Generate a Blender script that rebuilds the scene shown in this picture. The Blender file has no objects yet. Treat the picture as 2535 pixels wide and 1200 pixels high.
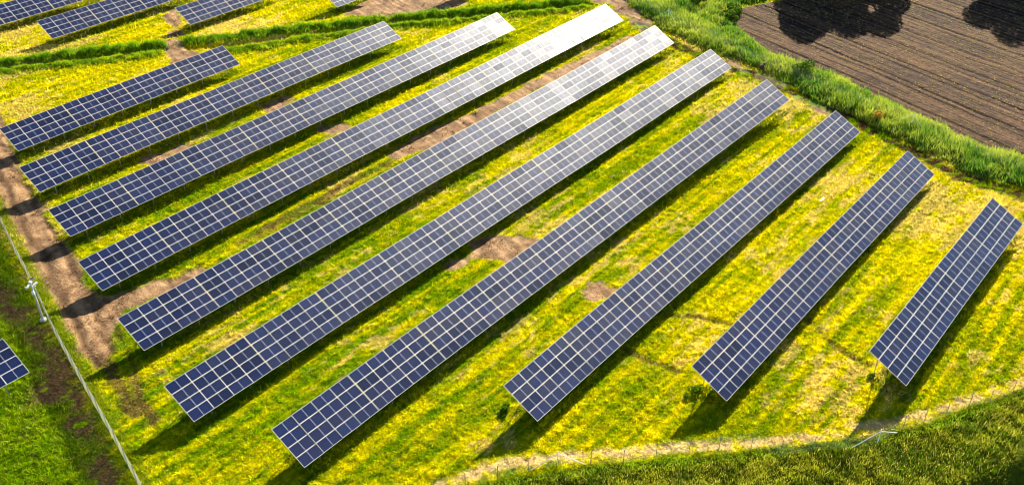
import bpy, bmesh, math, random, json
import numpy as np
from mathutils import Vector, Matrix, Euler

C = bpy.context.scene.collection
SC = bpy.context.scene
R = math.radians
rng = np.random.default_rng(7)
random.seed(7)

# ------------------------------------------------------------------ camera
SUN_AZ, SUN_EL = R(65.5), R(27.0)
cam_d = bpy.data.cameras.new('camera'); cam = bpy.data.objects.new('camera', cam_d); C.objects.link(cam)
cam.location = (0, 0, 64.96); cam.rotation_euler = (R(90-34.5), 0, 0)
cam_d.sensor_width = 36; cam_d.lens = 36*2376.06/2535; cam_d.clip_end = 6000; cam_d.clip_start = 1
SC.camera = cam
# ------------------------------------------------------------------ sky, sun, exposure
w = bpy.data.worlds.new('World'); SC.world = w; w.use_nodes = True
nt = w.node_tree; bg = nt.nodes['Background']
sky = nt.nodes.new('ShaderNodeTexSky'); sky.sky_type = 'NISHITA'; sky.sun_disc = False
sky.sun_elevation = SUN_EL; sky.sun_rotation = R(90)-SUN_AZ
sky.air_density = 1.0; sky.dust_density = .3; sky.ozone_density = 2.5
nt.links.new(sky.outputs[0], bg.inputs[0]); bg.inputs[1].default_value = 0.05
sl = bpy.data.lights.new('sun', 'SUN'); sl.energy = 5.0; sl.angle = R(0.8); sl.color = (1.0, 0.90, 0.70)
sun = bpy.data.objects.new('sun', sl); C.objects.link(sun)
sd = Vector((math.cos(SUN_AZ)*math.cos(SUN_EL), math.sin(SUN_AZ)*math.cos(SUN_EL), math.sin(SUN_EL)))
sun.rotation_euler = (-sd).to_track_quat('-Z', 'Y').to_euler(); sun.location = sd*400
SC.view_settings.view_transform = 'Standard'; SC.view_settings.look = 'None'
SC.view_settings.exposure = 1.8; SC.view_settings.gamma = 1.0
SC.cycles.filter_width = 1.0; SC.cycles.max_bounces = 5; SC.cycles.transparent_max_bounces = 8

D = json.loads(r'''{"az":0.8765654746003059,"rows":{"A":[[-71.259,118.807,2.421],[-65.258,125.956,2.525],[-59.238,133.104,2.583],[-53.241,140.23,2.615],[-47.259,147.34,2.622]],"B":[[-63.738,107.68,2.639],[-57.791,114.841,2.677],[-51.783,122.034,2.681],[-45.778,129.223,2.663],[-39.809,136.426,2.7],[-33.847,143.637,2.721],[-27.909,150.829,2.677],[-22.12,157.945,2.615]],"C":[[-56.165,97.863,2.394],[-50.188,104.999,2.383],[-44.21,112.161,2.417],[-38.197,119.341,2.43],[-32.262,126.466,2.428],[-26.287,133.628,2.44],[-20.337,140.792,2.462],[-14.356,147.987,2.484],[-8.435,155.165,2.489],[-2.645,162.304,2.505]],"D":[[-48.779,87.606,2.089],[-42.78,94.805,2.167],[-36.766,102.004,2.223],[-30.758,109.184,2.248],[-24.791,116.354,2.298],[-18.886,123.449,2.278],[-12.931,130.582,2.29],[-6.954,137.745,2.342],[-1.081,144.871,2.405],[4.824,152.005,2.473],[10.776,159.144,2.53],[16.751,166.283,2.581]],"E":[[-40.967,77.522,2.078],[-34.968,84.713,2.088],[-28.983,91.904,2.111],[-23.008,99.114,2.169],[-17.092,106.295,2.241],[-11.163,113.446,2.271],[-5.228,120.567,2.264],[0.692,127.675,2.263],[6.609,134.786,2.287],[12.535,141.918,2.357],[18.466,149.062,2.456],[24.399,156.21,2.568]],"F":[[-33.153,67.524,1.952],[-27.193,74.743,1.968],[-21.186,82.027,2.027],[-15.241,89.206,2.01],[-9.315,96.378,2.023],[-3.38,103.548,2.058],[2.575,110.716,2.109],[8.515,117.829,2.106],[14.437,124.961,2.175],[20.432,132.129,2.294],[26.415,139.292,2.397],[32.298,146.408,2.42]],"G":[[-21.661,61.612,2.201],[-15.791,68.744,2.285],[-9.839,75.924,2.368],[-3.952,82.997,2.362],[1.964,90.093,2.381],[7.881,97.198,2.438],[13.802,104.294,2.526],[19.769,111.376,2.639],[25.875,118.491,2.843],[32.067,125.617,3.112],[38.299,132.745,3.418]],"H":[[-0.857,67.085,2.418],[4.975,74.279,2.417],[10.911,81.509,2.425],[16.857,88.686,2.382],[22.825,95.867,2.356],[28.768,103.032,2.338],[34.695,110.188,2.332],[40.613,117.339,2.336],[46.527,124.487,2.347]],"I":[[17.264,69.555,2.654],[23.161,76.693,2.607],[29.05,83.877,2.613],[34.95,91.032,2.588],[40.914,98.171,2.553],[46.859,105.327,2.527],[52.759,112.468,2.464]],"J":[[34.383,70.34,3.848],[40.254,77.44,3.695],[46.213,84.638,3.661],[52.22,91.787,3.579],[58.187,98.937,3.474]],"K":[[-82.1,158.094,2.5],[-76.15,165.241,2.5],[-70.2,172.389,2.5],[-64.249,179.536,2.5]],"L":[[-99.065,157.814,2.5],[-93.115,164.961,2.5],[-87.165,172.109,2.5],[-81.215,179.256,2.5]],"M":[[-60.078,164.388,2.5],[-54.128,171.535,2.5],[-48.178,178.683,2.5]],"N":[[-35.443,172.874,2.5],[-29.493,180.022,2.5]],"P":[[-13.895,178.245,2.5],[-7.944,185.392,2.5]],"O":[[-62.838,59.448,2.6],[-56.888,66.595,2.6],[-50.938,73.743,2.6]]},"tracks":{"main":[[-79.02,131.66],[-76.3,129.64],[-74.22,125.13],[-68.45,116.13],[-65.52,111.18],[-60.9,105.09],[-54.04,95.27],[-51.2,92.83],[-49.06,88.9],[-46.03,85.54],[-42.43,87.8],[-38.83,89.75],[-36.3,91.74],[-35.0,90.39],[-39.45,85.58],[-42.59,82.69],[-43.11,80.95],[-41.76,77.61],[-41.74,75.06],[-42.34,73.22],[-44.45,75.05],[-47.84,79.57],[-51.26,84.41],[-54.85,88.83],[-58.53,94.37],[-62.16,99.49],[-65.68,104.11],[-76.29,117.92]],"mid":[[24.7,159.61],[20.86,160.33],[12.47,151.68],[2.1,140.74],[-7.15,129.98],[-15.51,121.76],[-17.57,118.23],[-15.79,115.75],[-14.0,117.68],[-9.7,121.56],[-1.08,132.27],[8.68,143.44],[15.73,149.7],[20.29,154.69]],"fg":[[-7.47,91.32],[-5.69,94.2],[-4.29,95.89],[-1.37,98.5],[1.12,98.01],[2.83,96.65],[1.57,94.08],[-1.31,92.04],[-4.18,92.25],[-6.97,90.66]],"gh":[[8.46,88.29],[10.25,87.5],[12.03,86.72],[10.02,84.5],[8.85,83.78],[8.52,85.62]],"bc":[[-38.4,132.6],[-35.67,135.95],[-33.6,134.31],[-34.76,131.31],[-37.03,130.48]],"cd":[[-28.81,125.01],[-25.58,127.19],[-23.3,127.1],[-23.95,124.1],[-26.46,123.21]],"bc2":[[-52.28,114.65],[-48.35,119.2],[-45.88,120.16],[-46.26,117.85],[-48.89,115.35]],"cross":[[-60.95,158.04],[-57.89,158.93],[-55.8,154.47],[-52.47,151.89],[-53.16,149.39],[-56.16,146.96],[-58.77,151.91]],"cross2":[[-64.91,173.49],[-62.49,172.47],[-58.95,162.64],[-58.09,158.39],[-60.92,158.4],[-60.26,161.7]],"upper":[[-31.15,169.83],[-28.3,176.74],[-24.27,182.26],[-11.64,182.31],[-8.24,175.77],[-15.49,169.91],[-21.17,167.06],[-25.88,169.43]],"corner":[[14.72,181.12],[21.29,179.99],[25.89,166.52],[23.27,162.72],[21.69,168.48],[16.32,176.09]],"hb":[[36.66,149.57],[40.31,144.54],[43.83,137.4],[47.41,131.82],[48.97,128.62],[46.44,130.47],[43.14,134.5],[40.74,140.52],[36.89,143.83]]},"hedge_path":[[22.85,165.56],[26.4,159.07],[32.62,149.61],[39.97,142.93],[45.63,134.51],[50.19,128.65],[55.9,118.77],[60.32,111.15],[66.09,105.35],[71.65,99.35]],"soil_left":[[-64.51,92.66],[-59.46,88.77],[-55.59,85.09],[-52.48,82.97],[-49.1,78.89],[-45.68,74.43],[-42.08,69.69],[-39.33,65.3],[-35.56,59.28],[-33.25,55.6],[-35.71,55.61],[-39.17,61.71],[-42.03,66.36],[-43.65,68.55],[-44.98,67.43],[-46.77,67.98],[-47.81,71.99],[-49.92,75.65],[-52.53,78.87],[-54.68,80.87],[-60.32,83.6]],"fence_left":[[-74.09,115.62],[-64.25,100.83],[-59.15,93.53],[-55.09,88.07],[-48.54,78.57],[-43.43,71.72],[-38.94,65.83],[-35.47,61.22],[-33.18,58.1],[-31.0,55.15]],"mud_de":[[-32.84,96.33],[-28.88,101.23],[-25.45,105.02],[-23.36,108.49],[-19.06,112.68],[-17.16,115.41]],"trench":[[[11.91,76.23],[13.83,74.61],[16.88,72.71]],[[16.88,81.9],[19.9,81.5],[23.61,80.23]],[[31.97,80.77],[33.63,75.89],[36.03,72.9]],[[-43.78,81.63],[-41.56,78.27],[-39.03,74.45],[-37.06,70.86]]],"strips_left":[[[-41.73,74.44],[-39.08,70.85],[-36.39,66.91]],[[-38.44,72.63],[-36.33,68.57],[-34.47,66.37]]],"straw":[[-8.75,56.54],[-6.72,57.98],[-0.64,60.43],[4.91,61.46],[10.87,61.8],[16.13,62.32],[22.89,62.65],[29.51,63.81],[35.41,64.72],[39.67,66.1],[44.12,67.69],[50.51,70.24],[56.0,72.96]],"rough_edge":[[-10.62,54.14],[-5.97,57.28],[-0.99,58.67],[7.8,60.46],[15.95,61.08],[23.48,61.92],[33.01,63.04],[39.14,64.61],[46.02,67.56],[50.07,69.26],[58.78,73.61]],"corner_drop":[[32.22,54.75],[37.58,57.24],[41.72,58.79],[46.42,60.93],[54.28,64.54]],"ditches":[{"c":[[-88.64,144.39],[-84.21,146.27],[-76.71,149.17],[-68.74,151.46],[-63.47,153.13],[-59.96,154.49]],"u":[[-89.52,146.27],[-84.98,148.03],[-77.43,150.99],[-69.4,153.33],[-64.03,154.86],[-60.61,155.72]],"l":[[-87.92,142.85],[-83.52,144.7],[-76.01,147.38],[-68.04,149.46],[-62.82,151.09],[-60.2,152.09]]},{"c":[[-55.34,154.82],[-49.34,155.85],[-40.28,159.42],[-30.12,162.77],[-22.52,165.88]],"u":[[-56.59,157.3],[-50.1,158.9],[-40.8,162.03],[-30.45,165.07],[-23.61,167.84]],"l":[[-48.66,153.07],[-43.53,154.78],[-36.53,158.32],[-27.81,161.65],[-20.54,164.35]]},{"c":[[-21.99,166.47],[-12.41,168.35],[-2.07,171.2],[6.26,173.42],[14.11,175.25]],"u":[[-21.66,168.25],[-12.52,170.15],[-2.08,172.84],[6.31,175.1],[13.67,176.75]],"l":[[-20.54,164.35],[-12.29,166.19],[-2.05,169.19],[6.21,171.57],[14.25,173.78]]}],"hedge":[[21.19,178.89],[26.95,163.28],[33.32,153.81],[40.66,146.17],[43.93,140.44],[46.63,133.55],[51.76,127.81],[56.13,121.14],[59.7,115.24],[62.28,110.65],[67.13,107.67],[72.13,100.3],[77.35,110.62],[70.92,116.15],[66.08,120.06],[61.76,127.19],[57.05,135.07],[51.65,142.77],[48.58,146.02],[46.67,149.07],[43.4,152.54],[41.47,159.99],[38.54,171.53],[45.5,176.12],[54.0,179.54],[55.74,186.79],[21.94,186.85]],"field_edge":[[53.79,178.67],[45.24,174.85],[37.79,171.53],[41.3,160.9],[43.36,152.37],[46.55,148.57],[48.49,145.69],[51.57,142.45],[56.96,134.8],[61.67,126.93],[65.98,119.83],[70.92,116.15],[77.35,110.62]],"fence_bottom":[[-6.87,57.43],[-4.14,57.96],[-1.28,58.77],[1.51,59.65],[4.12,60.35],[7.13,60.42],[10.11,60.53],[13.17,61.27],[16.21,61.61],[19.08,62.15],[22.08,62.32],[24.47,61.09],[27.6,61.76],[30.42,61.73],[33.61,62.35],[36.41,63.9],[38.54,64.52],[40.95,65.43],[43.72,66.86],[45.8,67.23],[48.57,68.52],[51.91,70.25]],"fence_hedge":[[18.26,181.11],[22.41,175.65],[26.01,169.88],[31.01,161.43],[36.68,153.29],[41.91,145.81],[45.85,140.41],[49.59,135.28],[54.05,129.4],[57.95,125.29],[61.18,120.75],[64.74,115.36],[68.51,110.16],[72.02,106.32]],"pole":[-51.04,81.38],"hedge_pole":[57.95,125.29],"hedge_pole2":[25.92,165.56],"weeds":[[-0.49,67.41],[-1.07,66.59],[18.26,69.83],[17.12,68.88],[35.87,71.07],[0.3,68.24],[31.53,69.78]],"stone":[41.4,146.49],"bucket":[40.26,105.76],"bushes":[[54.07,127.49],[38.94,167.53],[41.2,170.52],[34.41,174.0],[46.77,142.77]],"trees":[[63.5,186,15,8,1,"tall leafy tree beyond the far left of the ploughed field"],[73,190,16,8,2,"taller leafy tree beyond the middle of the ploughed field"],[101,188,17,8.5,3,"leafy tree beyond the right of the ploughed field"]]}''')
AZ = D['az']
E_ = np.array([math.cos(AZ), math.sin(AZ)]); N_ = np.array([math.sin(AZ), -math.cos(AZ)])
TILT = R(27.14); DEPTH = 4.64; CLEAR = 3.45
ROWS = {k: np.array(v) for k, v in D['rows'].items()}

# ------------------------------------------------------------------ numpy helpers
def vnoise(x, y, seed=0):
    xi = np.floor(x).astype(np.int64); yi = np.floor(y).astype(np.int64)
    fx = x-xi; fy = y-yi; fx = fx*fx*(3-2*fx); fy = fy*fy*(3-2*fy)
    def h(a, b):
        v = (a*374761393 + b*668265263 + seed*974711) & 0x7fffffff
        v = ((v ^ (v >> 13))*1274126177) & 0x7fffffff
        v = v ^ (v >> 16)
        return (v & 0xffff)/65535.0
    return (h(xi, yi)*(1-fx)+h(xi+1, yi)*fx)*(1-fy)+(h(xi, yi+1)*(1-fx)+h(xi+1, yi+1)*fx)*fy
def fbm(x, y, seed=0, o=4, g=.5):
    s = 0; a = 1; t = 0
    for i in range(o):
        s = s+a*vnoise(x*2**i+17.3*i, y*2**i-9.1*i, seed+i*31); t += a; a *= g
    return s/t
def sstep(a, b, v):
    t = np.clip((v-a)/(b-a), 0, 1); return t*t*(3-2*t)
def dline(x, y, pl, reach=12):
    """distance to a polyline; inf when farther than reach"""
    pl = np.array(pl); out = np.full(x.shape, 1e3)
    lo = pl.min(0)-reach; hi = pl.max(0)+reach
    m = (x > lo[0]) & (x < hi[0]) & (y > lo[1]) & (y < hi[1])
    if not m.any(): return out
    xs = x[m]; ys = y[m]; d = np.full(xs.shape, 1e3)
    for a, b in zip(pl[:-1], pl[1:]):
        ab = b-a; t = np.clip(((xs-a[0])*ab[0]+(ys-a[1])*ab[1])/(ab@ab+1e-9), 0, 1)
        d = np.minimum(d, np.hypot(xs-a[0]-t*ab[0], ys-a[1]-t*ab[1]))
    out[m] = d
    return out
def inside(x, y, pg):
    pg = np.array(pg); c = np.zeros(x.shape, bool)
    lo = pg.min(0); hi = pg.max(0)
    m = (x >= lo[0]) & (x <= hi[0]) & (y >= lo[1]) & (y <= hi[1])
    xs = x[m]; ys = y[m]; cc = np.zeros(xs.shape, bool)
    for a, b in zip(pg, np.roll(pg, -1, 0)):
        if a[1] == b[1]: continue
        k = ((a[1] > ys) != (b[1] > ys)) & (xs < (b[0]-a[0])*(ys-a[1])/(b[1]-a[1])+a[0])
        cc ^= k
    c[m] = cc
    return c
def sdist(x, y, pg, reach=12):
    """positive inside a polygon"""
    d = dline(x, y, list(pg)+[pg[0]], reach)
    return np.where(inside(x, y, pg), d, -d)
TP = np.array([[r[0]+N_[0]*2.1, r[1]+N_[1]*2.1, r[2]-CLEAR] for k, v in ROWS.items() if k not in 'KLMNPO' for r in v])
def gauss_height(x, y, s=9.):
    sh = x.shape; x = x.ravel(); y = y.ravel(); num = np.full(x.shape, 1e-4*-.6); den = np.full(x.shape, 1e-4)
    for px, py, pz in TP:
        d2 = (x-px)**2+(y-py)**2
        ww = np.exp(-d2/(2*s*s))+.03*np.exp(-d2/(2*9*s*s))
        num += ww*pz; den += ww
    return (num/den).reshape(sh)
# coarse table of the broad relief, sampled bilinearly
GX = np.arange(-150, 151, 2.); GY = np.arange(30, 216, 2.)
_gx, _gy = np.meshgrid(GX, GY); GH = gauss_height(_gx, _gy)
def relief(x, y):
    u = np.clip((x+150)/2, 0, len(GX)-1.001); v = np.clip((y-30)/2, 0, len(GY)-1.001)
    i = u.astype(int); j = v.astype(int); fu = u-i; fv = v-j
    return (GH[j, i]*(1-fu)+GH[j, i+1]*fu)*(1-fv)+(GH[j+1, i]*(1-fu)+GH[j+1, i+1]*fu)*fv

ROUGH = D['rough_edge']+[[120, 100], [120, 20], [-30, 20]]
DROP = D['corner_drop']+[[120, 70], [120, 10], [20, 10]]
LEFT = D['fence_left']+[[-30, 20], [-150, 20], [-150, 160]]
FIELD = D['field_edge']+[[220, 60], [220, 300], [60, 300]]
HEDGE = D['hedge']
HEDGE = HEDGE[:-2]+[[HEDGE[-3][0]+2, 200], [HEDGE[0][0]-3, 200]]

def zones(x, y):
    z = {}
    wob = (fbm(x/1.7, y/1.7, 5, 3)-.5)*1.6; wob2 = (fbm(x/2.6, y/2.6, 15, 4)-.5)*4.5
    tr = np.full(x.shape, -1e3)
    for k, pg in D['tracks'].items():
        tr = np.maximum(tr, sdist(x, y, pg, 6)+(wob if k in ('main', 'mid', 'upper', 'cross') else wob2))
    z['track'] = sstep(-.35, .5, tr)
    hp = dline(x, y, D['hedge_path'], 8); z['hpath'] = sstep(1.9, .7, hp+wob)
    z['soil'] = sstep(-1.5, .8, sdist(x, y, D['soil_left'])+wob*1.8+wob2*.5)
    z['mud'] = sstep(1.3, .3, dline(x, y, D['mud_de'])+wob)*.75
    tc = np.full(x.shape, 1e3)
    for t in D['trench']: tc = np.minimum(tc, dline(x, y, t, 5))
    z['trench'] = sstep(.6, -.1, tc+wob*.6)*.75
    ts = np.full(x.shape, 1e3)
    for t in D['strips_left']: ts = np.minimum(ts, dline(x, y, t, 5))
    z['strip'] = sstep(1.0, .2, ts+wob*.8)*.8
    z['straw'] = .85*sstep(.9, .2, dline(x, y, D['straw'])+wob*.5)
    z['rough'] = sdist(x, y, ROUGH, 60)
    z['drop'] = sdist(x, y, DROP, 60)
    z['left'] = sdist(x, y, LEFT, 60)
    z['field'] = sdist(x, y, FIELD, 30)
    z['hedge'] = sdist(x, y, HEDGE, 30)
    dc = np.full(x.shape, 1e3); du = dc.copy(); dl = dc.copy()
    for d in D['ditches']:
        dc = np.minimum(dc, dline(x, y, d['c'], 6)); du = np.minimum(du, dline(x, y, d['u'], 6)); dl = np.minimum(dl, dline(x, y, d['l'], 6))
    z['dc'] = dc; z['du'] = du; z['dl'] = dl
    # n coordinate within the row spacing: bare or lush strip just below each row
    return z
FAZ = R(-55.9); FE = np.array([math.cos(FAZ), math.sin(FAZ)]); FN = np.array([-FE[1], FE[0]])
LFP = np.array(D['fence_left']); RD = (LFP[5]-LFP[1])/np.linalg.norm(LFP[5]-LFP[1])
def height(x, y, z=None):
    if z is None: z = zones(x, y)
    a = x*E_[0]+y*E_[1]; b = x*N_[0]+y*N_[1]
    h = relief(x, y)
    g = 1-np.clip(z['track']+(z['field'] > 0), 0, 1)
    h = h+(fbm(x/5, y/5, 11, 3)-.5)*.16
    h = h+(fbm(x/.7, y/.7, 12, 2)-.5)*.14*(g*.8+.2) + (fbm(a/5, b/.55, 13, 2)-.5)*.10*g
    h = h-.75*np.exp(-(z['dc']/.8)**2)+.28*np.exp(-(z['du']/.8)**2)+.2*np.exp(-(z['dl']/.8)**2)
    dl = dline(x, y, LFP, 14); h = h-z['track']*.05 - z['track']*np.where(dl < 6.5, .07*sstep(.55, .9, np.sin(dl*2.6+fbm(x/4, y/4, 3)*4)*.5+.5), 0)
    u = z['rough']; h = h-np.clip(u, 0, 40)*.13
    u = z['drop']; h = h-np.clip(u, 0, 8)*.75
    h = h+.45*sstep(0, 2.2, z['hedge'])
    f = sstep(-.3, .6, z['field']); q = x*FN[0]+y*FN[1]+(fbm(x/15, y/15, 9)-.5)*1.0
    h = h+f*(.13*fbm(q/.4, (x*FE[0]+y*FE[1])/9, 14, 2)+.05*np.sin(q*2*math.pi/.75)-.2*np.exp(-((np.mod(q, 6.1)-3)/.22)**2)-.1*np.exp(-((np.mod(q, 6.1)-1.4)/.22)**2)+(fbm(x/.5, y/.5, 4, 2)-.5)*.09)
    h = h+z['track']*(fbm((-x*RD[1]+y*RD[0])/.45, (x*RD[0]+y*RD[1])/5, 46, 3)-.5)*.22
    h = h+(fbm(x/.42, y/.42, 47, 2)-.5)*.16*g
    h = h-.12*z['trench']-.1*z['mud']*(fbm(x/.8, y/.8, 8, 2)-.2)
    return h
def mixc(a, b, t): return a*(1-t[..., None])+b*t[..., None]
K = lambda *c: np.array(c)
GREEN, YEL, STRAW, LUSH = K(.17, .30, .001), K(.62, .54, .001), K(.74, .54, .16), K(.12, .25, .001)
DIRT, DIRT2, SOIL = K(.31, .19, .10), K(.13, .07, .034), K(.07, .04, .022)
def colour(x, y, z=None):
    if z is None: z = zones(x, y)
    a = x*E_[0]+y*E_[1]; b = x*N_[0]+y*N_[1]
    pn = fbm(x/9, y/9, 21, 3); st = fbm(a/9, b/.9, 22, 3); fn = fbm(x/.8, y/.8, 23, 3)
    s2 = fbm(a/14, b/.42, 25, 2)
    t = np.clip((pn-.5)*.8+(st-.5)*1.25+(s2-.5)*1.2+(fn-.5)*1.2+.54, .1, 1)
    far = sstep(-128, -140, b); t = np.clip(t+far*.3, 0, 1)
    nearl = sstep(12, -25, x)*sstep(125, 80, y); t = np.clip(t-nearl*.22+sstep(10, 40, x)*.12, 0, 1)  # near left toned darker green: vignette falloff painted into the grass colour
    c = mixc(GREEN, YEL, t)
    rt = sstep(0, 35, x)
    sn = fbm(a/2.2, b/.9, 31, 4); sp = fbm(x/11, y/11, 33, 2)
    sn = sn*.6+fbm(a/.9, b/.45, 34, 3)*.4
    s = sstep(.585, .66, sn*.6+sp*.45+rt*.05+far*.05-nearl*.06)
    c = mixc(c, STRAW, s*.6)
    c = c*(.68+.62*np.clip(s2*.5+st*.5, .2, .8))[..., None]
    c = mixc(c, LUSH, sstep(.2, 1.6, z['left'])*(.55+.45*fn))
    dc = mixc(DIRT, DIRT2, np.clip(fbm(x/1.1, y/1.1, 41, 4)*1.9-.55, 0, 1))
    dlf = dline(x, y, LFP, 14)
    rut = np.where(dlf < 6.5, sstep(.5, .95, np.sin(dlf*2.6+fbm(x/4, y/4, 3)*4)*.5+.5), 0)
    dc = mixc(dc, DIRT2*.6, rut*.8)
    u_ = x*RD[0]+y*RD[1]; v_ = -x*RD[1]+y*RD[0]
    dc = dc*(.30+1.25*fbm(v_/.45, u_/6, 43, 3))[..., None]*(.75+.5*fbm(x/.35, y/.35, 44, 2))[..., None]
    c = mixc(c, dc, z['track'])
    c = mixc(c, DIRT2*.9, np.clip(z['mud']*fn*1.6, 0, 1)); c = mixc(c, DIRT2, np.clip(z['strip']*1.0, 0, 1))
    c = mixc(c, SOIL, z['trench']*.9)
    hp = mixc(DIRT2*.42, GREEN*.6, sstep(.45, .62, fn)); c = mixc(c, hp, z['hpath'])  # brown path soil, with shade at the bank's foot painted into its tone
    c = mixc(c, mixc(SOIL, GREEN*.6, sstep(.64, .74, fn)), z['soil']*.97)
    c = mixc(c, mixc(K(.68, .48, .22), YEL*.9, sstep(.5, .7, fn)), z['straw'])
    ro = sstep(-.3, .4, z['rough']); c = mixc(c, K(.10, .13, .01), ro)
    c = mixc(c, K(.05, .08, .012), sstep(0, 1, z['hedge']))
    c = mixc(c, K(.05, .10, .008), np.exp(-(np.minimum(z['du'], z['dl'])/.9)**2))
    c = mixc(c, K(.045, .035, .02), np.exp(-(z['dc']/.45)**2))
    f = sstep(-.2, .5, z['field'])
    q = x*FN[0]+y*FN[1]+(fbm(x/15, y/15, 9)-.5)*1.0
    fc = mixc(K(.024, .013, .010), K(.115, .060, .030), np.clip((fbm(x/.5, y/.5, 51, 3)*.5+fbm(q/.5, (x*FE[0]+y*FE[1])/12, 52, 3)*.8)*2-.85, 0, 1))
    fc = fc*(1-.5*np.exp(-((np.mod(q, 6.1)-3)/.3)**2)-.4*np.exp(-((np.mod(q, 6.1)-1.4)/.3)**2))[..., None]
    c = mixc(c, fc, f)
    return c

# ------------------------------------------------------------------ materials
def mat(name, col=(.5, .5, .5), rough=.6, metal=0.0, bump=None, vcol=False, trans=0.0, var=0.0, spec=.5):
    m = bpy.data.materials.new(name); m.use_nodes = True; t = m.node_tree; b = t.nodes['Principled BSDF']
    b.inputs['Base Color'].default_value = (*col, 1); b.inputs['Roughness'].default_value = rough
    b.inputs['Metallic'].default_value = metal; b.inputs['Specular IOR Level'].default_value = spec
    src = None
    if vcol:
        at = t.nodes.new('ShaderNodeAttribute'); at.attribute_name = 'col'; src = at.outputs['Color']
    if var:
        tc = t.nodes.new('ShaderNodeTexCoord'); n = t.nodes.new('ShaderNodeTexNoise'); n.inputs['Scale'].default_value = 3.0 if not vcol else 2.2
        n.inputs['Detail'].default_value = 6; t.links.new(tc.outputs['Object'], n.inputs['Vector'])
        mr = t.nodes.new('ShaderNodeMapRange'); mr.inputs[1].default_value = .3; mr.inputs[2].default_value = .7
        mr.inputs[3].default_value = 1-var; mr.inputs[4].default_value = 1+var
        t.links.new(n.outputs['Fac'], mr.inputs[0])
        mx = t.nodes.new('ShaderNodeVectorMath'); mx.operation = 'SCALE'
        if src: t.links.new(src, mx.inputs[0])
        else: mx.inputs[0].default_value = col
        t.links.new(mr.outputs[0], mx.inputs['Scale']); src = mx.outputs[0]
    if src: t.links.new(src, b.inputs['Base Color'])
    if bump:
        tc = t.nodes.new('ShaderNodeTexCoord'); n = t.nodes.new('ShaderNodeTexNoise'); n.inputs['Scale'].default_value = bump[0]; n.inputs['Detail'].default_value = 5
        t.links.new(tc.outputs['Object'], n.inputs['Vector'])
        bp = t.nodes.new('ShaderNodeBump'); bp.inputs['Distance'].default_value = bump[1]; bp.inputs['Strength'].default_value = 1
        t.links.new(n.outputs['Fac'], bp.inputs['Height']); t.links.new(bp.outputs[0], b.inputs['Normal'])
    if trans:
        tr = t.nodes.new('ShaderNodeBsdfTranslucent'); ms = t.nodes.new('ShaderNodeMixShader'); ms.inputs[0].default_value = trans
        t.links.new(src, tr.inputs['Color']) if src else None
        out = t.nodes['Material Output']; t.links.new(b.outputs[0], ms.inputs[1]); t.links.new(tr.outputs[0], ms.inputs[2]); t.links.new(ms.outputs[0], out.inputs[0])
    return m
M_ground = mat('turf', vcol=True, rough=.95, var=.3, bump=(3.5, .18), spec=.0)
M_dirt = mat('bare earth', vcol=True, rough=.95, var=.2, bump=(4.0, .12), spec=.15)
M_field = mat('ploughed soil', vcol=True, rough=.95, var=.3, bump=(4.0, .12), spec=.1)
M_blade = mat('grass blades', vcol=True, rough=.6, trans=.35, spec=.0)
M_steel = mat('galvanised steel', (.42, .44, .45), .45, .6, var=.12)
M_frame = mat('anodised aluminium frame', (.62, .60, .58), .45, 0.1, var=.03)
M_back = mat('white module backing', (.75, .75, .75), .7, var=.05)
M_post = mat('weathered fence steel', (.22, .24, .25), .55, .4, var=.15)
M_white = mat('white painted metal', (.82, .83, .84), .35, var=.04)
M_pole = mat('grey galvanised pole', (.50, .54, .55), .4, .1, var=.1)
M_black = mat('black plastic', (.02, .02, .022), .4, var=.2)
M_lens = mat('dark lens glass', (.01, .015, .03), .05)
M_conc = mat('pale concrete', (.7, .7, .68), .85, var=.12, bump=(20, .02))
M_rock = mat('brown stone', (.10, .07, .05), .9, var=.3, bump=(6, .08))
M_bark = mat('bark', (.12, .09, .06), .9, var=.3, bump=(8, .05))
M_plastic = mat('white plastic sheeting', (.85, .86, .88), .45, var=.08, bump=(6, .05))

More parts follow.
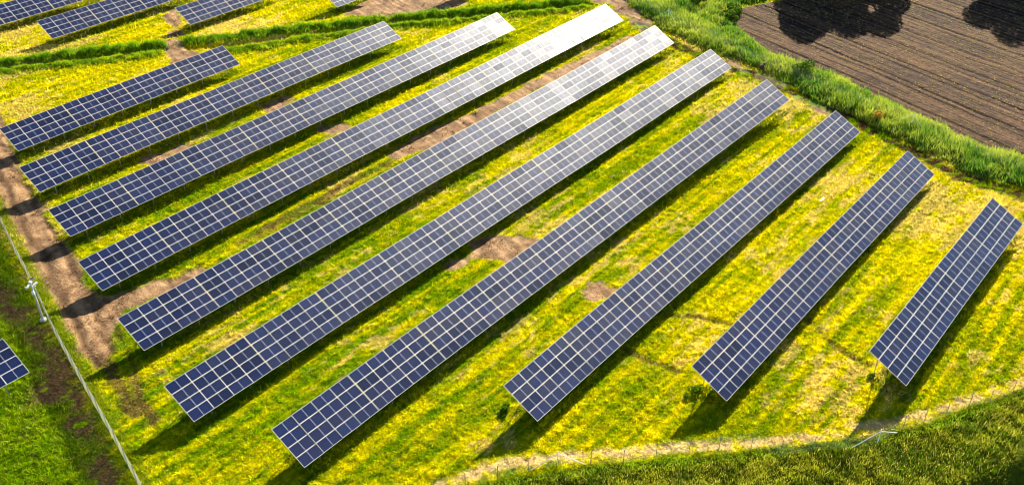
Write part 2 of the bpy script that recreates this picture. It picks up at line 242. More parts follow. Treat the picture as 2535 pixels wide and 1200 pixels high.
def mesh_alpha(name, col, cell, wire, both=False):
    """woven wire: procedural diamond grid with open gaps"""
    m = bpy.data.materials.new(name); m.use_nodes = True; t = m.node_tree; b = t.nodes['Principled BSDF']
    b.inputs['Base Color'].default_value = (*col, 1); b.inputs['Roughness'].default_value = .45; b.inputs['Metallic'].default_value = .1
    uv = t.nodes.new('ShaderNodeUVMap'); sep = t.nodes.new('ShaderNodeSeparateXYZ'); t.links.new(uv.outputs[0], sep.inputs[0])
    def mth(op, a, bb):
        n = t.nodes.new('ShaderNodeMath'); n.operation = op
        for i, v in enumerate((a, bb)):
            if isinstance(v, (int, float)): n.inputs[i].default_value = v
            else: t.links.new(v, n.inputs[i])
        return n.outputs[0]
    s = mth('ADD', sep.outputs[0], sep.outputs[1]); d = mth('SUBTRACT', sep.outputs[0], sep.outputs[1])
    def line(v):
        f = mth('FRACT', mth('MULTIPLY', v, 1/cell), 0); return mth('LESS_THAN', f, wire)
    al = mth('MAXIMUM', line(s), line(d)); t.links.new(al, b.inputs['Alpha'])
    if both:   # round wires catch the sun from either side
        tr = t.nodes.new('ShaderNodeBsdfTranslucent'); tr.inputs[0].default_value = (*col, 1); tp = t.nodes.new('ShaderNodeBsdfTransparent')
        m1 = t.nodes.new('ShaderNodeMixShader'); m1.inputs[0].default_value = .5; b.inputs['Alpha'].default_value = 1
        for l in list(t.links):
            if l.to_socket == b.inputs['Alpha']: t.links.remove(l)
        m2 = t.nodes.new('ShaderNodeMixShader'); t.links.new(b.outputs[0], m1.inputs[1]); t.links.new(tr.outputs[0], m1.inputs[2])
        t.links.new(al, m2.inputs[0]); t.links.new(tp.outputs[0], m2.inputs[1]); t.links.new(m1.outputs[0], m2.inputs[2]); t.links.new(m2.outputs[0], t.nodes['Material Output'].inputs[0])
    return m
M_mesh = mesh_alpha('chain link wire', (.27, .29, .22), .06, .4, True)
M_mesh2 = mesh_alpha('thin stock netting', (.5, .52, .5), .12, .035)

def glass_mat():
    m = bpy.data.materials.new('solar cells under glass'); m.use_nodes = True; t = m.node_tree; b = t.nodes['Principled BSDF']
    L = t.links.new
    uv = t.nodes.new('ShaderNodeUVMap'); sep = t.nodes.new('ShaderNodeSeparateXYZ'); L(uv.outputs[0], sep.inputs[0])
    def mth(op, a, bb=0, cc=0):
        n = t.nodes.new('ShaderNodeMath'); n.operation = op
        for i, v in enumerate((a, bb, cc)):
            if isinstance(v, (int, float)): n.inputs[i].default_value = v
            else: L(v, n.inputs[i])
        return n.outputs[0]
    oi = t.nodes.new('ShaderNodeObjectInfo')
    def ln(v, n, wdt):    # line at every 1/n of v
        f = mth('FRACT', mth('MULTIPLY', v, n)); d = mth('MINIMUM', f, mth('SUBTRACT', 1, f)); return mth('LESS_THAN', d, wdt)
    centre = mth('LESS_THAN', mth('ABSOLUTE', mth('SUBTRACT', sep.outputs[0], .5)), .012)
    cells = mth('MAXIMUM', ln(sep.outputs[1], 6, .03), ln(sep.outputs[0], 24, .04))
    bus = ln(mth('ADD', sep.outputs[1], 1/12), 6, .035)
    rnd = t.nodes.new('ShaderNodeValToRGB'); L(oi.outputs['Random'], rnd.inputs[0])
    cr = rnd.color_ramp; cr.elements[0].color = (.001, .004, .028, 1); cr.elements[1].color = (.002, .004, .034, 1)
    e = cr.elements.new(.5); e.color = (.001, .008, .058, 1)
    m1 = t.nodes.new('ShaderNodeMixRGB'); L(mth('MULTIPLY', cells, .25), m1.inputs[0]); L(rnd.outputs[0], m1.inputs[1]); m1.inputs[2].default_value = (.10, .13, .2, 1)
    m2 = t.nodes.new('ShaderNodeMixRGB'); L(mth('MULTIPLY', bus, .25), m2.inputs[0]); L(m1.outputs[0], m2.inputs[1]); m2.inputs[2].default_value = (.12, .16, .24, 1)
    m3 = t.nodes.new('ShaderNodeMixRGB'); L(mth('MULTIPLY', centre, .65), m3.inputs[0]); L(m2.outputs[0], m3.inputs[1]); m3.inputs[2].default_value = (.42, .47, .55, 1)
    L(m3.outputs[0], b.inputs['Base Color'])
    b.inputs['IOR'].default_value = 1.5; b.inputs['Specular IOR Level'].default_value = .18; b.inputs['Specular Tint'].default_value = (.42, .58, 1, 1)   # anti-reflective coating
    # dust film: blotchy, differs from panel to panel
    tc = t.nodes.new('ShaderNodeTexCoord'); nz = t.nodes.new('ShaderNodeTexNoise'); nz.inputs['Scale'].default_value = 1.3; nz.inputs['Detail'].default_value = 4
    ad = t.nodes.new('ShaderNodeVectorMath'); L(tc.outputs['Object'], ad.inputs[0])
    cx = t.nodes.new('ShaderNodeCombineXYZ'); L(mth('MULTIPLY', oi.outputs['Random'], 50), cx.inputs[0]); L(cx.outputs[0], ad.inputs[1]); L(ad.outputs[0], nz.inputs['Vector'])
    rr = mth('MULTIPLY_ADD', nz.outputs['Fac'], .12, mth('MULTIPLY_ADD', oi.outputs['Random'], .09, .085))
    L(rr, b.inputs['Coat Roughness']); b.inputs['Coat Weight'].default_value = .5; b.inputs['Coat IOR'].default_value = 1.4
    r2 = mth('MULTIPLY_ADD', nz.outputs['Fac'], .12, mth('MULTIPLY_ADD', oi.outputs['Random'], .10, .30)); L(r2, b.inputs['Roughness'])
    return m
M_glass = glass_mat()

# ------------------------------------------------------------------ object helpers
def tag(o, label=None, cat=None, group=None, kind=None):
    if label: o['label'] = label
    if cat: o['category'] = cat
    if group: o['group'] = group
    if kind: o['kind'] = kind
    return o
def empty(name, loc, rz=0):
    o = bpy.data.objects.new(name, None); o.location = loc; o.rotation_euler = (0, 0, rz); o.empty_display_size = .3; C.objects.link(o); return o
def link(name, me, parent=None, loc=(0, 0, 0), rot=(0, 0, 0)):
    o = bpy.data.objects.new(name, me); C.objects.link(o); o.location = loc; o.rotation_euler = rot
    if parent: o.parent = parent
    return o
class MB:
    def __init__(s): s.b = bmesh.new()
    def box(s, c, d, rot=None, bev=0):
        r = bmesh.ops.create_cube(s.b, size=1); M = Matrix.Translation(Vector(c)) @ (rot.to_matrix().to_4x4() if rot else Matrix.Identity(4)) @ Matrix.Diagonal((*d, 1))
        bmesh.ops.transform(s.b, matrix=M, verts=r['verts'])
        if bev:
            es = list({e for v in r['verts'] for e in v.link_edges}); bmesh.ops.bevel(s.b, geom=es, offset=bev, segments=1, affect='EDGES')
        return s
    def rod(s, a, b_, r1, r2=None, n=8):
        a = Vector(a); b_ = Vector(b_); d = b_-a; r2 = r1 if r2 is None else r2
        M = Matrix.Translation((a+b_)/2) @ d.to_track_quat('Z', 'Y').to_matrix().to_4x4()
        bmesh.ops.create_cone(s.b, cap_ends=True, segments=n, radius1=r1, radius2=r2, depth=d.length, matrix=M); return s
    def bar(s, a, b_, wx, wy):
        a = Vector(a); b_ = Vector(b_); d = b_-a
        r = bmesh.ops.create_cube(s.b, size=1); M = Matrix.Translation((a+b_)/2) @ d.to_track_quat('Z', 'Y').to_matrix().to_4x4() @ Matrix.Diagonal((wx, wy, d.length, 1))
        bmesh.ops.transform(s.b, matrix=M, verts=r['verts']); return s
    def ball(s, c, r, sc=(1, 1, 1), sub=2):
        q = bmesh.ops.create_icosphere(s.b, subdivisions=sub, radius=r, matrix=Matrix.Translation(Vector(c)) @ Matrix.Diagonal((*sc, 1))); return s
    def mesh(s, name, m):
        me = bpy.data.meshes.new(name); s.b.to_mesh(me); s.b.free(); me.materials.append(m); return me
    def build(s, name, m, parent=None, **k): return link(name, s.mesh(name, m), parent, **k)
def np_mesh(name, verts, faces_flat, per, cols=None, m=None):
    me = bpy.data.meshes.new(name); nv = len(verts); nf = len(faces_flat)//per
    me.vertices.add(nv); me.vertices.foreach_set('co', verts.astype(np.float32).ravel())
    me.loops.add(nf*per); me.loops.foreach_set('vertex_index', faces_flat.astype(np.int32))
    me.polygons.add(nf); me.polygons.foreach_set('loop_start', np.arange(0, nf*per, per, dtype=np.int32))
    me.update(calc_edges=True)
    if cols is not None:
        at = me.attributes.new('col', 'FLOAT_COLOR', 'POINT')
        at.data.foreach_set('color', np.concatenate([cols, np.ones((nv, 1))], 1).astype(np.float32).ravel())
    if m: me.materials.append(m)
    return me

# ------------------------------------------------------------------ ground: one relief sheet split by what covers it
STEP = .25
gx = np.arange(-118, 118.01, STEP); gy = np.arange(50, 186.01, STEP)
X, Y = np.meshgrid(gx, gy); Z0 = zones(X, Y); H = height(X, Y, Z0); COL = colour(X, Y, Z0)
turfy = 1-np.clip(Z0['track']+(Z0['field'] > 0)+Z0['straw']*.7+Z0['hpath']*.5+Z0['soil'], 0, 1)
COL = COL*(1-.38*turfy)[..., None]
nx, ny = len(gx), len(gy)
V = np.stack([X.ravel(), Y.ravel(), H.ravel()], 1); CF = COL.reshape(-1, 3)
idx = np.arange(nx*ny).reshape(ny, nx)
F = np.stack([idx[:-1, :-1], idx[:-1, 1:], idx[1:, 1:], idx[1:, :-1]], -1).reshape(-1, 4)
def fz(a): return a[:-1, :-1].ravel()
zone = np.zeros(len(F), int)
zone[fz(Z0['track'] > .5)] = 1
zone[fz(Z0['field'] > 0)] = 2
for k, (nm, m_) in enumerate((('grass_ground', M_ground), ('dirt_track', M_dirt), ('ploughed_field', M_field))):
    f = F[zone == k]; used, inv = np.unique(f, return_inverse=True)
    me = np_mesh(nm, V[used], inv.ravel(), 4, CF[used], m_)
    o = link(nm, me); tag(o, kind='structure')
    for p in (): pass
# the land beyond, to the horizon
def skirt():
    xs = np.array([-3000, -800, -300, -118, 118, 300, 800, 3000.]); ys = np.array([-3000, -800, -100, 50, 186, 400, 1200, 4000.])
    A, B = np.meshgrid(xs, ys); vs = np.stack([A.ravel(), B.ravel(), np.full(A.size, -1.0)], 1)
    ii = np.arange(64).reshape(8, 8); fs = [[ii[j, i], ii[j, i+1], ii[j+1, i+1], ii[j+1, i]] for j in range(7) for i in range(7) if not (i == 3 and j == 3)]
    me = np_mesh('distant_ground', vs, np.array(fs).ravel(), 4, np.tile(K(.16, .2, .02), (64, 1)), M_ground)
    tag(link('distant_ground', me), kind='structure')
skirt()

# ------------------------------------------------------------------ grass as blades
def blades(name, x, y, hh, ww, tint, label, lean=.35, m=None, base=None, kind='stuff', cat='grass', parent=None):
    n = len(x); z = height(x, y) if base is None else base
    an = rng.uniform(0, 2*math.pi, n); la = rng.uniform(0, 2*math.pi, n); ll = np.abs(rng.normal(0, lean, n))*hh
    dx = np.cos(an)*ww*.5; dy = np.sin(an)*ww*.5
    v = np.empty((n, 3, 3)); v[:, 0] = np.stack([x-dx, y-dy, z-.03], 1); v[:, 1] = np.stack([x+dx, y+dy, z-.03], 1)
    v[:, 2] = np.stack([x+np.cos(la)*ll, y+np.sin(la)*ll, z+hh*rng.uniform(.6, 1, n)], 1)
    c = np.repeat(tint, 3, 0)
    me = np_mesh(name, v.reshape(-1, 3), np.arange(n*3), 3, c, m or M_blade)
    o = link(name, me, parent)
    if parent is None: tag(o, label, cat, kind=kind)
    return o
def frustum(n, ymin=53, ymax=183, power=1.6):
    """random points over the seen ground, denser near the camera"""
    u = rng.uniform(0, 1, n); k = 1-power
    y = (ymin**k+u*(ymax**k-ymin**k))**(1/k); x = rng.uniform(-1, 1, n)*(y*.53+16)
    return x, y
def dist_scale(x, y): return np.clip(np.sqrt(x*x+y*y+4200)/110, .8, 1.9)
PANEL_N = sorted([float(ROWS[k][0][:2] @ N_) for k in 'ABCDEFGHIJ'])
def lawn():
    x, y = frustum(820000); z = zones(x, y)
    b = x*N_[0]+y*N_[1]
    patchy = sstep(.60, .68, fbm(x/1.2, y/1.2, 64, 3))
    dens = 1-np.clip(z['track']*(.985-.5*patchy)+z['hpath']*.55+z['soil']*.97+z['mud']*.5+z['trench']*.8+z['strip']*.6, 0, 1)
    keep = (rng.uniform(0, 1, len(x)) < dens) & (z['field'] < 0) & (z['hedge'] < .3) & (z['rough'] < .3) & (z['dc'] > .4)
    x, y = x[keep], y[keep]; z = {k: v[keep] for k, v in z.items()}
    c = colour(x, y, z); n = len(x)
    cl = fbm(x/.45, y/.45, 61, 2)
    g = rng.uniform(0, 1, n); c = c*(.42+1.12*g)[:, None]; tf = fbm(x/.33, y/.33, 63, 2); c = c*(.3+1.42*tf)[:, None]
    pick = rng.uniform(0, 1, n) < .10; c[pick] = c[pick]*.5+K(.75, .58, .12)*.5
    s = dist_scale(x, y)
    h = (.04+.46*tf**2+.12*cl)*s*(1+.6*sstep(.3, 2, z['left'])); w_ = rng.uniform(.05, .12, n)*s
    flat = sstep(.3, .8, z['straw'])
    blades('lawn_grass', x, y, h*(1-.4*flat), w_, c, 'short mown yellow green grass covering the ground between the rows of solar tables', lean=.9)
lawn()
def band_grass():
    # the two grassy lips of each ditch
    for i, d in enumerate(D['ditches']):
        for key, hgt, nm in (('u', 1.3, 'far'), ('l', .9, 'near')):
            pl = np.array(d[key]); seg = np.linalg.norm(np.diff(pl, axis=0), axis=1); n = int(seg.sum()*320)
            s = rng.integers(0, len(seg), n); s = rng.choice(len(seg), n, p=seg/seg.sum()); t = rng.uniform(0, 1, n)
            P = pl[s]+(pl[s+1]-pl[s])*t[:, None]+rng.normal(0, .7, (n, 2))
            x, y = P[:, 0], P[:, 1]; cl = fbm(x/1.1, y/1.1, 70+i, 2)
            h = hgt*(.12+1.6*np.clip(cl-.15, 0, 1))*rng.uniform(.6, 1, n)
            c = mixc(K(.12, .27, .01), K(.46, .56, .015) if key == 'l' else K(.30, .46, .015), np.clip(rng.uniform(-.2, .8, n)+(fbm(x/2, y/2, 75, 2)-.4)*1.2, 0, 1))
            side = ['left', 'middle', 'right'][i]
            blades('ditch_grass', x, y, h, rng.uniform(.08, .17, n), c, f'taller green grass on the {nm} lip of the {side} length of ditch', lean=.3)
band_grass()
def hedge_grass():
    n = 380000; x = rng.uniform(10, 116, n); y = rng.uniform(95, 186, n)
    hd = sdist(x, y, HEDGE, 30); wob = (fbm(x/1.5, y/1.5, 77, 3)-.5)*2.0
    k = hd+wob > .0; x, y, hd = x[k], y[k], hd[k]
    cl = fbm(x/1.6, y/1.6, 78, 3); h = (.55+2.3*np.clip(cl-.2, 0, 1))*(.6+.4*sstep(0, 1.0, hd))
    n = len(x); p2 = fbm(x/4, y/4, 79, 3)
    c = mixc(K(.12, .27, .02), K(.42, .50, .05), np.clip((p2-.5)*3+.5+rng.normal(0, .2, n), 0, 1))
    dry = rng.uniform(0, 1, n) < .07; c[dry] = K(.4, .36, .16)
    far = sstep(4, 7, hd)
    blades('hedgerow_grass', x, y, h*rng.uniform(.5, 1.1, n), rng.uniform(.1, .22, n), c, 'broad bank of tall lush green grass and weeds beside the ploughed field', lean=.4)
hedge_grass()
def rough_grass():
    n = 560000; x = rng.uniform(-12, 75, n); y = rng.uniform(50, 96, n)
    rd = sdist(x, y, ROUGH, 60); k = (rd > -.15) & (np.abs(x) < y*.62+8) & (rd < 16); x, y, rd = x[k], y[k], rd[k]; n = len(x)
    cl = fbm(x/1.0, y/1.0, 88, 3); h = (.18+.95*np.clip(cl-.2, 0, 1))*(.5+.5*sstep(0, 1.2, rd))
    p2 = fbm(x/2.5, y/2.5, 89, 3)
    c = mixc(K(.10, .17, .006), K(.36, .38, .015), np.clip((p2-.5)*3+.4+rng.normal(0, .25, n), 0, 1))
    edge = sstep(1.4, .2, rd); c = mixc(c, K(.30, .46, .015), edge*.8)
    c = c*(.55+.9*fbm(x/3.2, y/1.8, 90, 3))[:, None]*1.15
    dry = (rng.uniform(0, 1, n) < .14*(1-edge)); c[dry] = K(.66, .58, .10)
    h = np.where(dry, h*1.25, h)
    blades('rough_grass', x, y, h*rng.uniform(.5, 1.1, n), rng.uniform(.04, .10, n), c, 'dark olive uncut grass with dry seed heads below the bottom fence', lean=.45)
rough_grass()
def left_grass():
    n = 150000; x = rng.uniform(-75, -20, n); y = rng.uniform(50, 105, n)
    ld = sdist(x, y, LEFT, 60); z = zones(x, y)
    k = (ld > .2) & (rng.uniform(0, 1, n) > z['soil']*1.5-.05) & (np.abs(x) < y*.62+6); x, y = x[k], y[k]; n = len(x)
    cl = fbm(x/.7, y/.7, 97, 3); h = .06+.9*np.clip(cl-.3, 0, 1)
    c = mixc(K(.10, .22, .005), K(.36, .46, .01), np.clip((cl-.5)*2.5+.5+rng.normal(0, .2, n), 0, 1))
    blades('meadow_grass', x, y, h, rng.uniform(.06, .13, n), c, 'deep green unmown grass outside the chain link fence on the left', lean=.5)
left_grass()
def seedlings():
    n = 110000; x = rng.uniform(25, 112, n); y = rng.uniform(95, 185, n)
    q = x*FN[0]+y*FN[1]+(fbm(x/15, y/15, 9)-.5)*1.0
    k = (sdist(x, y, FIELD, 30) > .2) & (np.abs(np.mod(q, .75)-.37) < .11) & (fbm(x/1.2, y/1.2, 101, 2) > .40); x, y = x[k], y[k]; n = len(x)
    c = mixc(K(.34, .33, .05), K(.55, .44, .18), rng.uniform(0, 1, n))
    blades('crop_seedlings', x, y, rng.uniform(.08, .22, n), rng.uniform(.10, .22, n), c, 'sparse pale seedlings in drill lines across the brown ploughed field', lean=.8, cat='seedlings')
seedlings()
def edge_weeds():
    # greener strip along the inside of the left fence; under every row, shade painted into darker green
    X_, Y_, H_, C_ = [], [], [], []
    pl = np.array(D['fence_left']); seg = np.linalg.norm(np.diff(pl, axis=0), axis=1); n = 9000
    s = rng.choice(len(seg), n, p=seg/seg.sum()); t = rng.uniform(0, 1, n); P = pl[s]+(pl[s+1]-pl[s])*t[:, None]+np.stack([rng.normal(.75, .4, n), rng.normal(.1, .3, n)], 1)
    X_.append(P[:, 0]); Y_.append(P[:, 1]); H_.append(rng.uniform(.15, .4, n)); C_.append(mixc(K(.16, .26, .01), K(.34, .38, .015), rng.uniform(0, 1, n)))
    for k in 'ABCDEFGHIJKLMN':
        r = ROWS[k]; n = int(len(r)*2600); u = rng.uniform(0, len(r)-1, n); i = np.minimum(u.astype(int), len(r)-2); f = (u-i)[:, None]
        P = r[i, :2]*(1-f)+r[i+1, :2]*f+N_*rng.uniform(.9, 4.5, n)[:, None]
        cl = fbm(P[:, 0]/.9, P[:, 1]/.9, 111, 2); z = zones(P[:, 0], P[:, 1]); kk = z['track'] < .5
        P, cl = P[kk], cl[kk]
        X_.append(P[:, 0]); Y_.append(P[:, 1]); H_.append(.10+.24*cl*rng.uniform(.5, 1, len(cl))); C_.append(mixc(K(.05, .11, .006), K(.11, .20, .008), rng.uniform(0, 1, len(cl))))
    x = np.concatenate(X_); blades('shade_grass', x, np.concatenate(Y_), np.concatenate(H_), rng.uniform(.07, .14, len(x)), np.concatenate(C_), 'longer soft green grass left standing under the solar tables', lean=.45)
edge_weeds()

def leafy(name, loc, r, hgt, cols, n, label=None, cat='plant', group=None, stem=True, leaf=.12):
    """a bush or weed: many small leaves in lobes round a few stems"""
    x0, y0 = loc; z0 = float(height(np.array([x0]), np.array([y0]))[0])
    root = empty(name, (x0, y0, z0)); tag(root, label, cat, group)
    lob = [(rng.normal(0, r*.42), rng.normal(0, r*.42), rng.uniform(.35, .8)*hgt, rng.uniform(.35, .6)*r) for _ in range(6)]
    li = rng.integers(0, 6, n); L = np.array(lob)[li]
    d = rng.normal(0, 1, (n, 3)); d /= np.linalg.norm(d, axis=1)[:, None]; rad = L[:, 3]*rng.uniform(.4, 1.05, n)**.5
    c = L[:, :3]+d*rad[:, None]*np.array([1, 1, .8]); c[:, 2] = np.clip(c[:, 2], .03, None)
    a = rng.normal(0, 1, (n, 3)); a /= np.linalg.norm(a, axis=1)[:, None]; b = np.cross(a, rng.normal(0, 1, (n, 3))); b /= np.linalg.norm(b, axis=1)[:, None]
    s = rng.uniform(.6, 1.3, n)[:, None]*leaf
    v = np.stack([c-a*s, c+b*s*.5, c+a*s, c-b*s*.5], 1)
    tint = mixc(K(*cols[0]), K(*cols[1]), rng.uniform(0, 1, n))
    link('foliage', np_mesh('foliage', v.reshape(-1, 3), np.arange(n*4), 4, np.repeat(tint, 4, 0), M_blade), root)
    if stem:
        mb = MB()
        for l in lob: mb.rod((0, 0, -.1), l[:3], .02+.02*hgt, .01, 5)
        mb.build('stem', M_bark, root)
    return root
GW = 'leafy weeds growing by the row ends'
wl = ['leafy dark weed clump against the lower end of the third row from the right', 'low weed shoot left of the weed clump below the third row from the right',
      'leafy weed clump against the lower end of the second row from the right', 'small weed shoot below the clump at the second row from the right',
      'leafy weed clump under the lower end of the rightmost row']
for i, q in enumerate(D['weeds'][:5]):
    big = i in (0, 2)
    leafy('weed_clump', q, .75 if big else .4, .6 if big else .35, ((.05, .13, .008), (.16, .28, .012)), 600 if big else 200, wl[i], 'weed', GW, leaf=.11)
leafy('bush', D['bushes'][0], 1.1, 1.3, ((.42, .36, .03), (.5, .27, .06)), 500, 'orange tinged bush in the green bank near the braced fence post', 'bush', leaf=.14)
for q, l in zip(D['bushes'][1:], ['round dark bush in the wide top part of the green bank', 'smaller dark bush between the round bush and the ploughed field', 'low dark bush at the top edge of the green bank', 'dark bush where the green bank narrows beside the soil']):
    leafy('bush', q, 1.6, 1.6, ((.04, .11, .01), (.14, .22, .02)), 1500, l, 'bush', 'dark bushes in the green bank', leaf=.16)

# ------------------------------------------------------------------ solar tables
PW = 9.24/4; PH = DEPTH/4
def glass_me():
    me = bpy.data.meshes.new('solar_panel'); b = bmesh.new(); uv = b.loops.layers.uv.new('UVMap')
    hw, hh = PW/2-.05, PH/2-.045
    r = bmesh.ops.create_cube(b, size=1); bmesh.ops.transform(b, matrix=Matrix.Translation((0, 0, .012)) @ Matrix.Diagonal((2*hw, 2*hh, .012, 1)), verts=r['verts'])
    for f in b.faces:
        for l in f.loops: l[uv].uv = ((l.vert.co.x+hw)/(2*hw), (l.vert.co.y+hh)/(2*hh))
        if f.normal.z < -.5: f.material_index = 1
    b.to_mesh(me); b.free(); me.materials.append(M_glass); me.materials.append(M_back); return me
def frame_me():
    hw, hh = PW/2-.008, PH/2-.008; t = .031; mb = MB()
    mb.box((0, hh-t/2, .003), (2*hw, t, .038)); mb.box((0, -hh+t/2, .003), (2*hw, t, .038))
    mb.box((-hw+t/2, 0, .003), (t, 2*hh-2*t, .038)); mb.box((hw-t/2, 0, .003), (t, 2*hh-2*t, .038))
    return mb.mesh('panel_frame', M_frame)
ME_G, ME_F = glass_me(), frame_me()
HC = CLEAR-DEPTH/2*math.sin(TILT)      # height of the plane's centre above the root
cy, sy = math.cos(TILT), math.sin(TILT)
def on_plane(u, v, w_=0): return (u, v*cy-w_*sy, HC+v*sy+w_*cy)
ME_RAIL = MB().box((0, 0, 0), (9.21, .06, .09)).mesh('rail', M_steel)
ME_RAFT = MB().box((0, 0, 0), (.07, 4.1, .12)).mesh('rafter', M_steel)
yb, yf = 1.55, -1.35
zb = HC+yb*math.tan(TILT)-.22; zf = HC+yf*math.tan(TILT)-.22
ME_PB = MB().bar((0, 0, -.9), (0, 0, zb), .12, .08).mesh('rear_post', M_steel)
ME_PF = MB().bar((0, 0, -.9), (0, 0, zf), .12, .08).mesh('front_post', M_steel)
ME_BR = MB().bar((0, yb, .7), (0, .2, HC+.2*math.tan(TILT)-.2), .05, .05).mesh('brace', M_steel)
ME_BOX = MB().box((0, 0, 0), (.5, .18, .6), bev=.02).mesh('junction_box', M_white)
NUM = ['first', 'second', 'third', 'fourth', 'fifth', 'sixth', 'seventh', 'eighth', 'ninth', 'tenth', 'eleventh', 'twelfth']
ROWTXT = {'J': 'the rightmost row', 'I': 'the second row from the right', 'H': 'the third row from the right', 'G': 'the fourth row from the right',
          'F': 'the fifth row from the right', 'E': 'the sixth row from the right', 'D': 'the seventh row from the right', 'C': 'the eighth row from the right',
          'B': 'the ninth row from the right', 'A': 'the short row below the left ditch', 'M': 'the row ending by the dirt crossing', 'K': 'the long row above the left ditch',
          'L': 'the row in the top left corner', 'N': 'the clipped row at the top centre', 'P': 'the row above the top dirt patch', 'O': 'the row outside the left fence'}
def make_table():
    root = empty('solar_table', (0, 0, 0))
    for j in range(4):
        for i in range(4):
            g = link('solar_panel', ME_G, root, on_plane((i-1.5)*PW, (1.5-j)*PH, .06), (TILT, 0, 0))
            link('panel_frame', ME_F, g)
    for v in (1.75, .6, -.6, -1.75): link('rail', ME_RAIL, root, on_plane(0, v, -.07), (TILT, 0, 0))
    for x in (-2.3, 2.3):
        link('rafter', ME_RAFT, root, on_plane(x, .05, -.18), (TILT, 0, 0))
        link('rear_post', ME_PB, root, (x, yb, 0)); link('front_post', ME_PF, root, (x, yf, 0)); link('brace', ME_BR, root, (x, 0, 0))
    return root
def copy_tree(o, parent=None):
    c = o.copy(); C.objects.link(c); c.parent = parent
    for ch in kids[o.name]: copy_tree(ch, c)
    return c
first = make_table(); kids = {}
def index(o):
    kids[o.name] = list(o.children)
    for c in o.children: index(c)
index(first)
used = False; tables = {}
for k, r in ROWS.items():
    for i in range(len(r)-1):
        a, b = r[i], r[i+1]; mid = (a+b)/2
        if k in 'PN' and i > 0: continue
        ctr = mid+np.array([*(N_*DEPTH/2*cy), -DEPTH/2*sy])
        slope = math.atan2(b[2]-a[2], np.linalg.norm(b[:2]-a[:2])); az = math.atan2(b[1]-a[1], b[0]-a[0])
        o = first if not used else copy_tree(first); used = True
        o.location = (ctr[0], ctr[1], ctr[2]-HC)
        o.rotation_euler = (0, -slope, az); o.scale = (float(np.linalg.norm(b-a))/9.3, 1, 1)
        tables[(k, i)] = o
        ends = 'lower'
        lab = f'blue solar table, {NUM[i]} from the lower end of {ROWTXT[k]}'
        if i == len(r)-2 and k in 'ABCDEFGHIJ': lab = f'blue solar table at the far upper end of {ROWTXT[k]}'
        if len(r) == 2 or k in 'PN': lab = f'blue solar table cut by the frame in {ROWTXT[k]}'
        tag(o, lab, 'solar table', 'solar tables in '+ROWTXT[k])
        # every panel sits a touch off true, so each catches the sky differently
        rx, ry = rng.normal(0, R(.3)), rng.normal(0, R(.3))
        for c in o.children:
            if c.name.startswith('solar_panel'):
                c.rotation_euler = (TILT+rx+rng.normal(0, R(.5)), ry+rng.normal(0, R(.5)), 0)

# ------------------------------------------------------------------ fences
def gh(x, y): return float(height(np.array([x]), np.array([y]))[0])
def resample(pl, step):
    pl = np.array(pl); seg = np.linalg.norm(np.diff(pl, axis=0), axis=1); s = np.concatenate([[0], np.cumsum(seg)])
    t = np.arange(0, s[-1], step); return np.stack([np.interp(t, s, pl[:, 0]), np.interp(t, s, pl[:, 1])], 1)
def ribbon(name, pts, z0, z1, m, parent, off=(0, 0), org=(0, 0, 0)):
    me = bpy.data.meshes.new(name); b = bmesh.new(); uv = b.loops.layers.uv.new('UVMap'); s = 0; prev = None
    for i, p in enumerate(pts):
        h = gh(*p); a = b.verts.new((p[0]-org[0], p[1]-org[1], h+z0-org[2])); c = b.verts.new((p[0]+off[0]-org[0], p[1]+off[1]-org[1], h+z1-org[2]))
        if prev:
            d = math.dist(p, pts[i-1]); f = b.faces.new((prev[0], a, c, prev[1]))
            for l, q in zip(f.loops, ((s, z0), (s+d, z0), (s+d, z1), (s, z1))): l[uv].uv = q
            s += d
        prev = (a, c)
    b.to_mesh(me); b.free(); me.materials.append(m); return link(name, me, parent)
def fence(name, pts, hgt, label, pr=.035, fabric=None, wires=(), corners=(), group=None, braces=2.6, arm=None):
    p0 = pts[0]; org = (p0[0], p0[1], gh(*p0)); root = empty(name, org); tag(root, label, 'fence', group)
    for i, p in enumerate(pts):
        h = gh(*p); big = i in corners; mb = MB(); r = pr*(1.5 if big else 1)
        mb.rod((0, 0, -.4), (0, 0, hgt+(.1 if big else 0)), r, n=8); mb.ball((0, 0, hgt+(.1 if big else 0)), r*1.25, (1, 1, .6), 1)
        mb.build('post', M_post if not big else M_white, root, loc=(p[0]-org[0], p[1]-org[1], h-org[2]))
        if big:
            for s in (-1, 1):
                if 0 <= i+s < len(pts):
                    d = Vector((pts[i+s][0]-p[0], pts[i+s][1]-p[1], 0)).normalized()*braces
                    q = (p[0]+d.x, p[1]+d.y); MB().rod((0, 0, hgt*.92), (d.x, d.y, gh(*q)-h), .03).build('brace', M_white, root, loc=(p[0]-org[0], p[1]-org[1], h-org[2]))
    for wz in wires:
        mb = MB()
        for p, q in zip(pts[:-1], pts[1:]): mb.rod((p[0]-org[0], p[1]-org[1], gh(*p)+wz-org[2]), (q[0]-org[0], q[1]-org[1], gh(*q)+wz-org[2]), .006, n=4)
        mb.build('wire', M_steel, root)
    if fabric: ribbon('netting', pts, .03, hgt-.05, fabric, root, org=org)
    if arm: ribbon('netting', pts, hgt-.05, hgt+arm[2], fabric, root, off=arm[:2], org=org)
    return root
fl = resample(D['fence_left'], 2.6)
fence('chain_link_fence', fl, 2.5, 'pale chain link fence running down the left beside the dirt track', pr=.05, fabric=M_mesh, wires=(1.9,))
fb = np.array(D['fence_bottom'])
fence('wire_fence', fb, 1.75, 'low wire fence with thin posts along the bottom straw strip', pr=.03, fabric=M_mesh2, wires=(.4, .9, 1.4), corners=(4, 14))
fh = resample(D['fence_hedge'], 3.0)
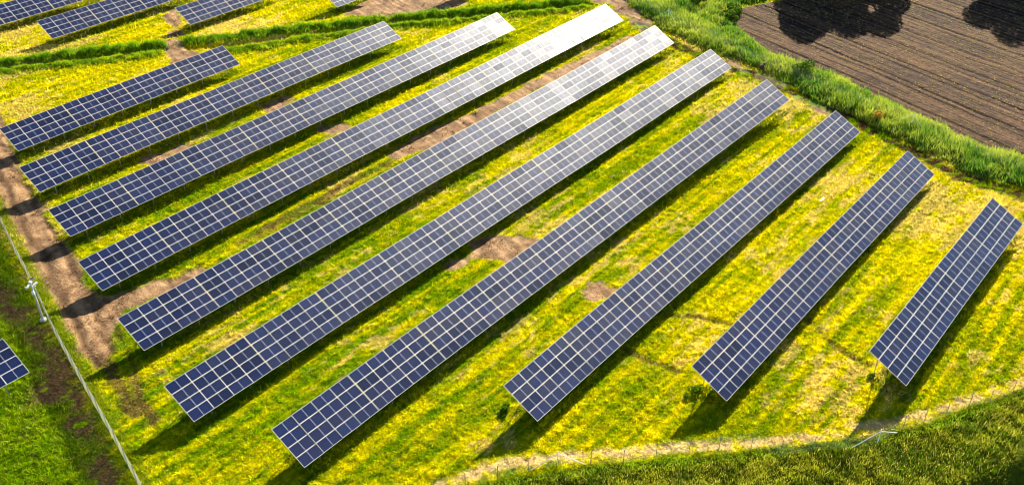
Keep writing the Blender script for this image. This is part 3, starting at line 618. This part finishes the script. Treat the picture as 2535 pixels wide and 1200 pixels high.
cor = [int(np.argmin(np.hypot(fh[:, 0]-q[0], fh[:, 1]-q[1]))) for q in (D['hedge_pole'], D['hedge_pole2'])]
fence('wire_fence', fh, 2.1, 'wire fence with braced posts half hidden in the tall green bank', pr=.03, fabric=M_mesh2, wires=(.6, 1.2, 1.9), corners=cor)

# ------------------------------------------------------------------ camera mast by the left fence
def mast():
    x, y = D['pole']; root = empty('camera_mast', (x, y, gh(x, y))); tag(root, 'grey pole with white cameras on top, left of the chain link fence', 'camera mast')
    MB().box((0, 0, .1), (.55, .55, .5), bev=.05).build('concrete_base', M_conc, root)
    mb = MB(); mb.rod((0, 0, .3), (0, 0, 5.1), .13, .09, 14); mb.box((0, 0, .37), (.3, .3, .04)); mb.build('pole', M_pole, root)
    MB().bar((-.45, .1, 4.75), (.5, -.1, 4.75), .06, .06).build('crossarm', M_white, root)
    cb = MB().box((0, 0, 0), (.2, .5, .2), bev=.03).build('camera', M_white, root, loc=(-.45, -.15, 4.62), rot=(R(-15), 0, R(-20)))
    MB().rod((0, -.27, 0), (0, -.22, 0), .07).build('lens', M_lens, cb)
    c2 = MB().box((0, 0, 0), (.2, .5, .2), bev=.03).build('camera', M_white, root, loc=(.42, .1, 4.9), rot=(R(-15), 0, R(150)))
    MB().rod((0, -.27, 0), (0, -.22, 0), .07).build('lens', M_lens, c2)
    MB().ball((0, 0, 5.2), .22, (1, 1, .8), 3).build('dome_camera', M_white, root)
    MB().box((0, 0, 0), (.42, .12, .5), bev=.02).build('floodlight', M_black, root, loc=(.1, .5, 5.35), rot=(R(55), 0, 0))
    MB().bar((0, .05, 5.1), (.08, .45, 5.3), .05, .05).build('bracket', M_white, root)
    MB().box((.02, -.14, 3.9), (.3, .16, .42), bev=.02).build('control_box', M_white, root)
mast()
# ------------------------------------------------------------------ small finds on the ground
def lump(name, loc, sc, m, label, cat, seed):
    b = bmesh.new(); bmesh.ops.create_icosphere(b, subdivisions=4, radius=1); rr = random.Random(seed)
    for v in b.verts:
        n = v.co.normalized(); q = fbm(np.array([n.x*1.7+seed]), np.array([n.y*1.7+n.z*2.3]), seed, 3)[0]
        v.co = Vector((n.x*sc[0], n.y*sc[1], n.z*sc[2]))*(.6+.8*q)
    me = bpy.data.meshes.new(name); b.to_mesh(me); b.free(); me.materials.append(m)
    o = link(name, me, loc=(loc[0], loc[1], gh(*loc)+sc[2]*.4), rot=(0, 0, AZ)); tag(o, label, cat); return o
lump('boulder', D['stone'], (1.0, .5, .5), M_rock, 'dark brown boulder at the foot of the green bank', 'boulder', 3)
lump('plastic_sheet', D['bucket'], (.55, .16, .10), M_plastic, 'crumpled white plastic scrap lying in the grass near a small hollow', 'plastic scrap', 5)

# ------------------------------------------------------------------ trees just past the top edge, whose shade falls on the ploughed field
def tree(x, y, hgt, r, seed, label):
    g = np.random.default_rng(seed); z0 = -1.0
    root = empty('broadleaf_tree', (x, y, z0)); tag(root, label, 'tree', 'trees at the far edge of the ploughed field')
    mb = MB(); mb.rod((0, 0, -.3), (0, 0, hgt*.5), .35, .2, 10); tips = []
    for i in range(11):
        a = g.uniform(0, 6.28); rr = g.uniform(.35, .8)*r; zt = hgt*g.uniform(.25, .85); tips.append((math.cos(a)*rr, math.sin(a)*rr, zt))
        mb.rod((0, 0, hgt*g.uniform(.25, .45)), tips[-1], .13, .05, 6)
    tips.append((0, 0, hgt*.88)); mb.build('trunk', M_bark, root)
    n = 30000; L = np.array(tips)[g.integers(0, len(tips), n)]; d = g.normal(0, 1, (n, 3)); d /= np.linalg.norm(d, axis=1)[:, None]
    c = L+d*(g.uniform(.2, 1, n)**.5*r*.42)[:, None]; a = g.normal(0, 1, (n, 3)); a /= np.linalg.norm(a, axis=1)[:, None]
    b = np.cross(a, g.normal(0, 1, (n, 3))); b /= np.linalg.norm(b, axis=1)[:, None]; s = g.uniform(.18, .38, n)[:, None]
    v = np.stack([c-a*s, c+b*s*.6, c+a*s, c-b*s*.6], 1); t = mixc(K(.05, .10, .01), K(.10, .17, .015), g.uniform(0, 1, n))
    link('crown', np_mesh('crown', v.reshape(-1, 3), np.arange(n*4), 4, np.repeat(t, 4, 0), M_blade), root)
for a in D['trees']: tree(*a)
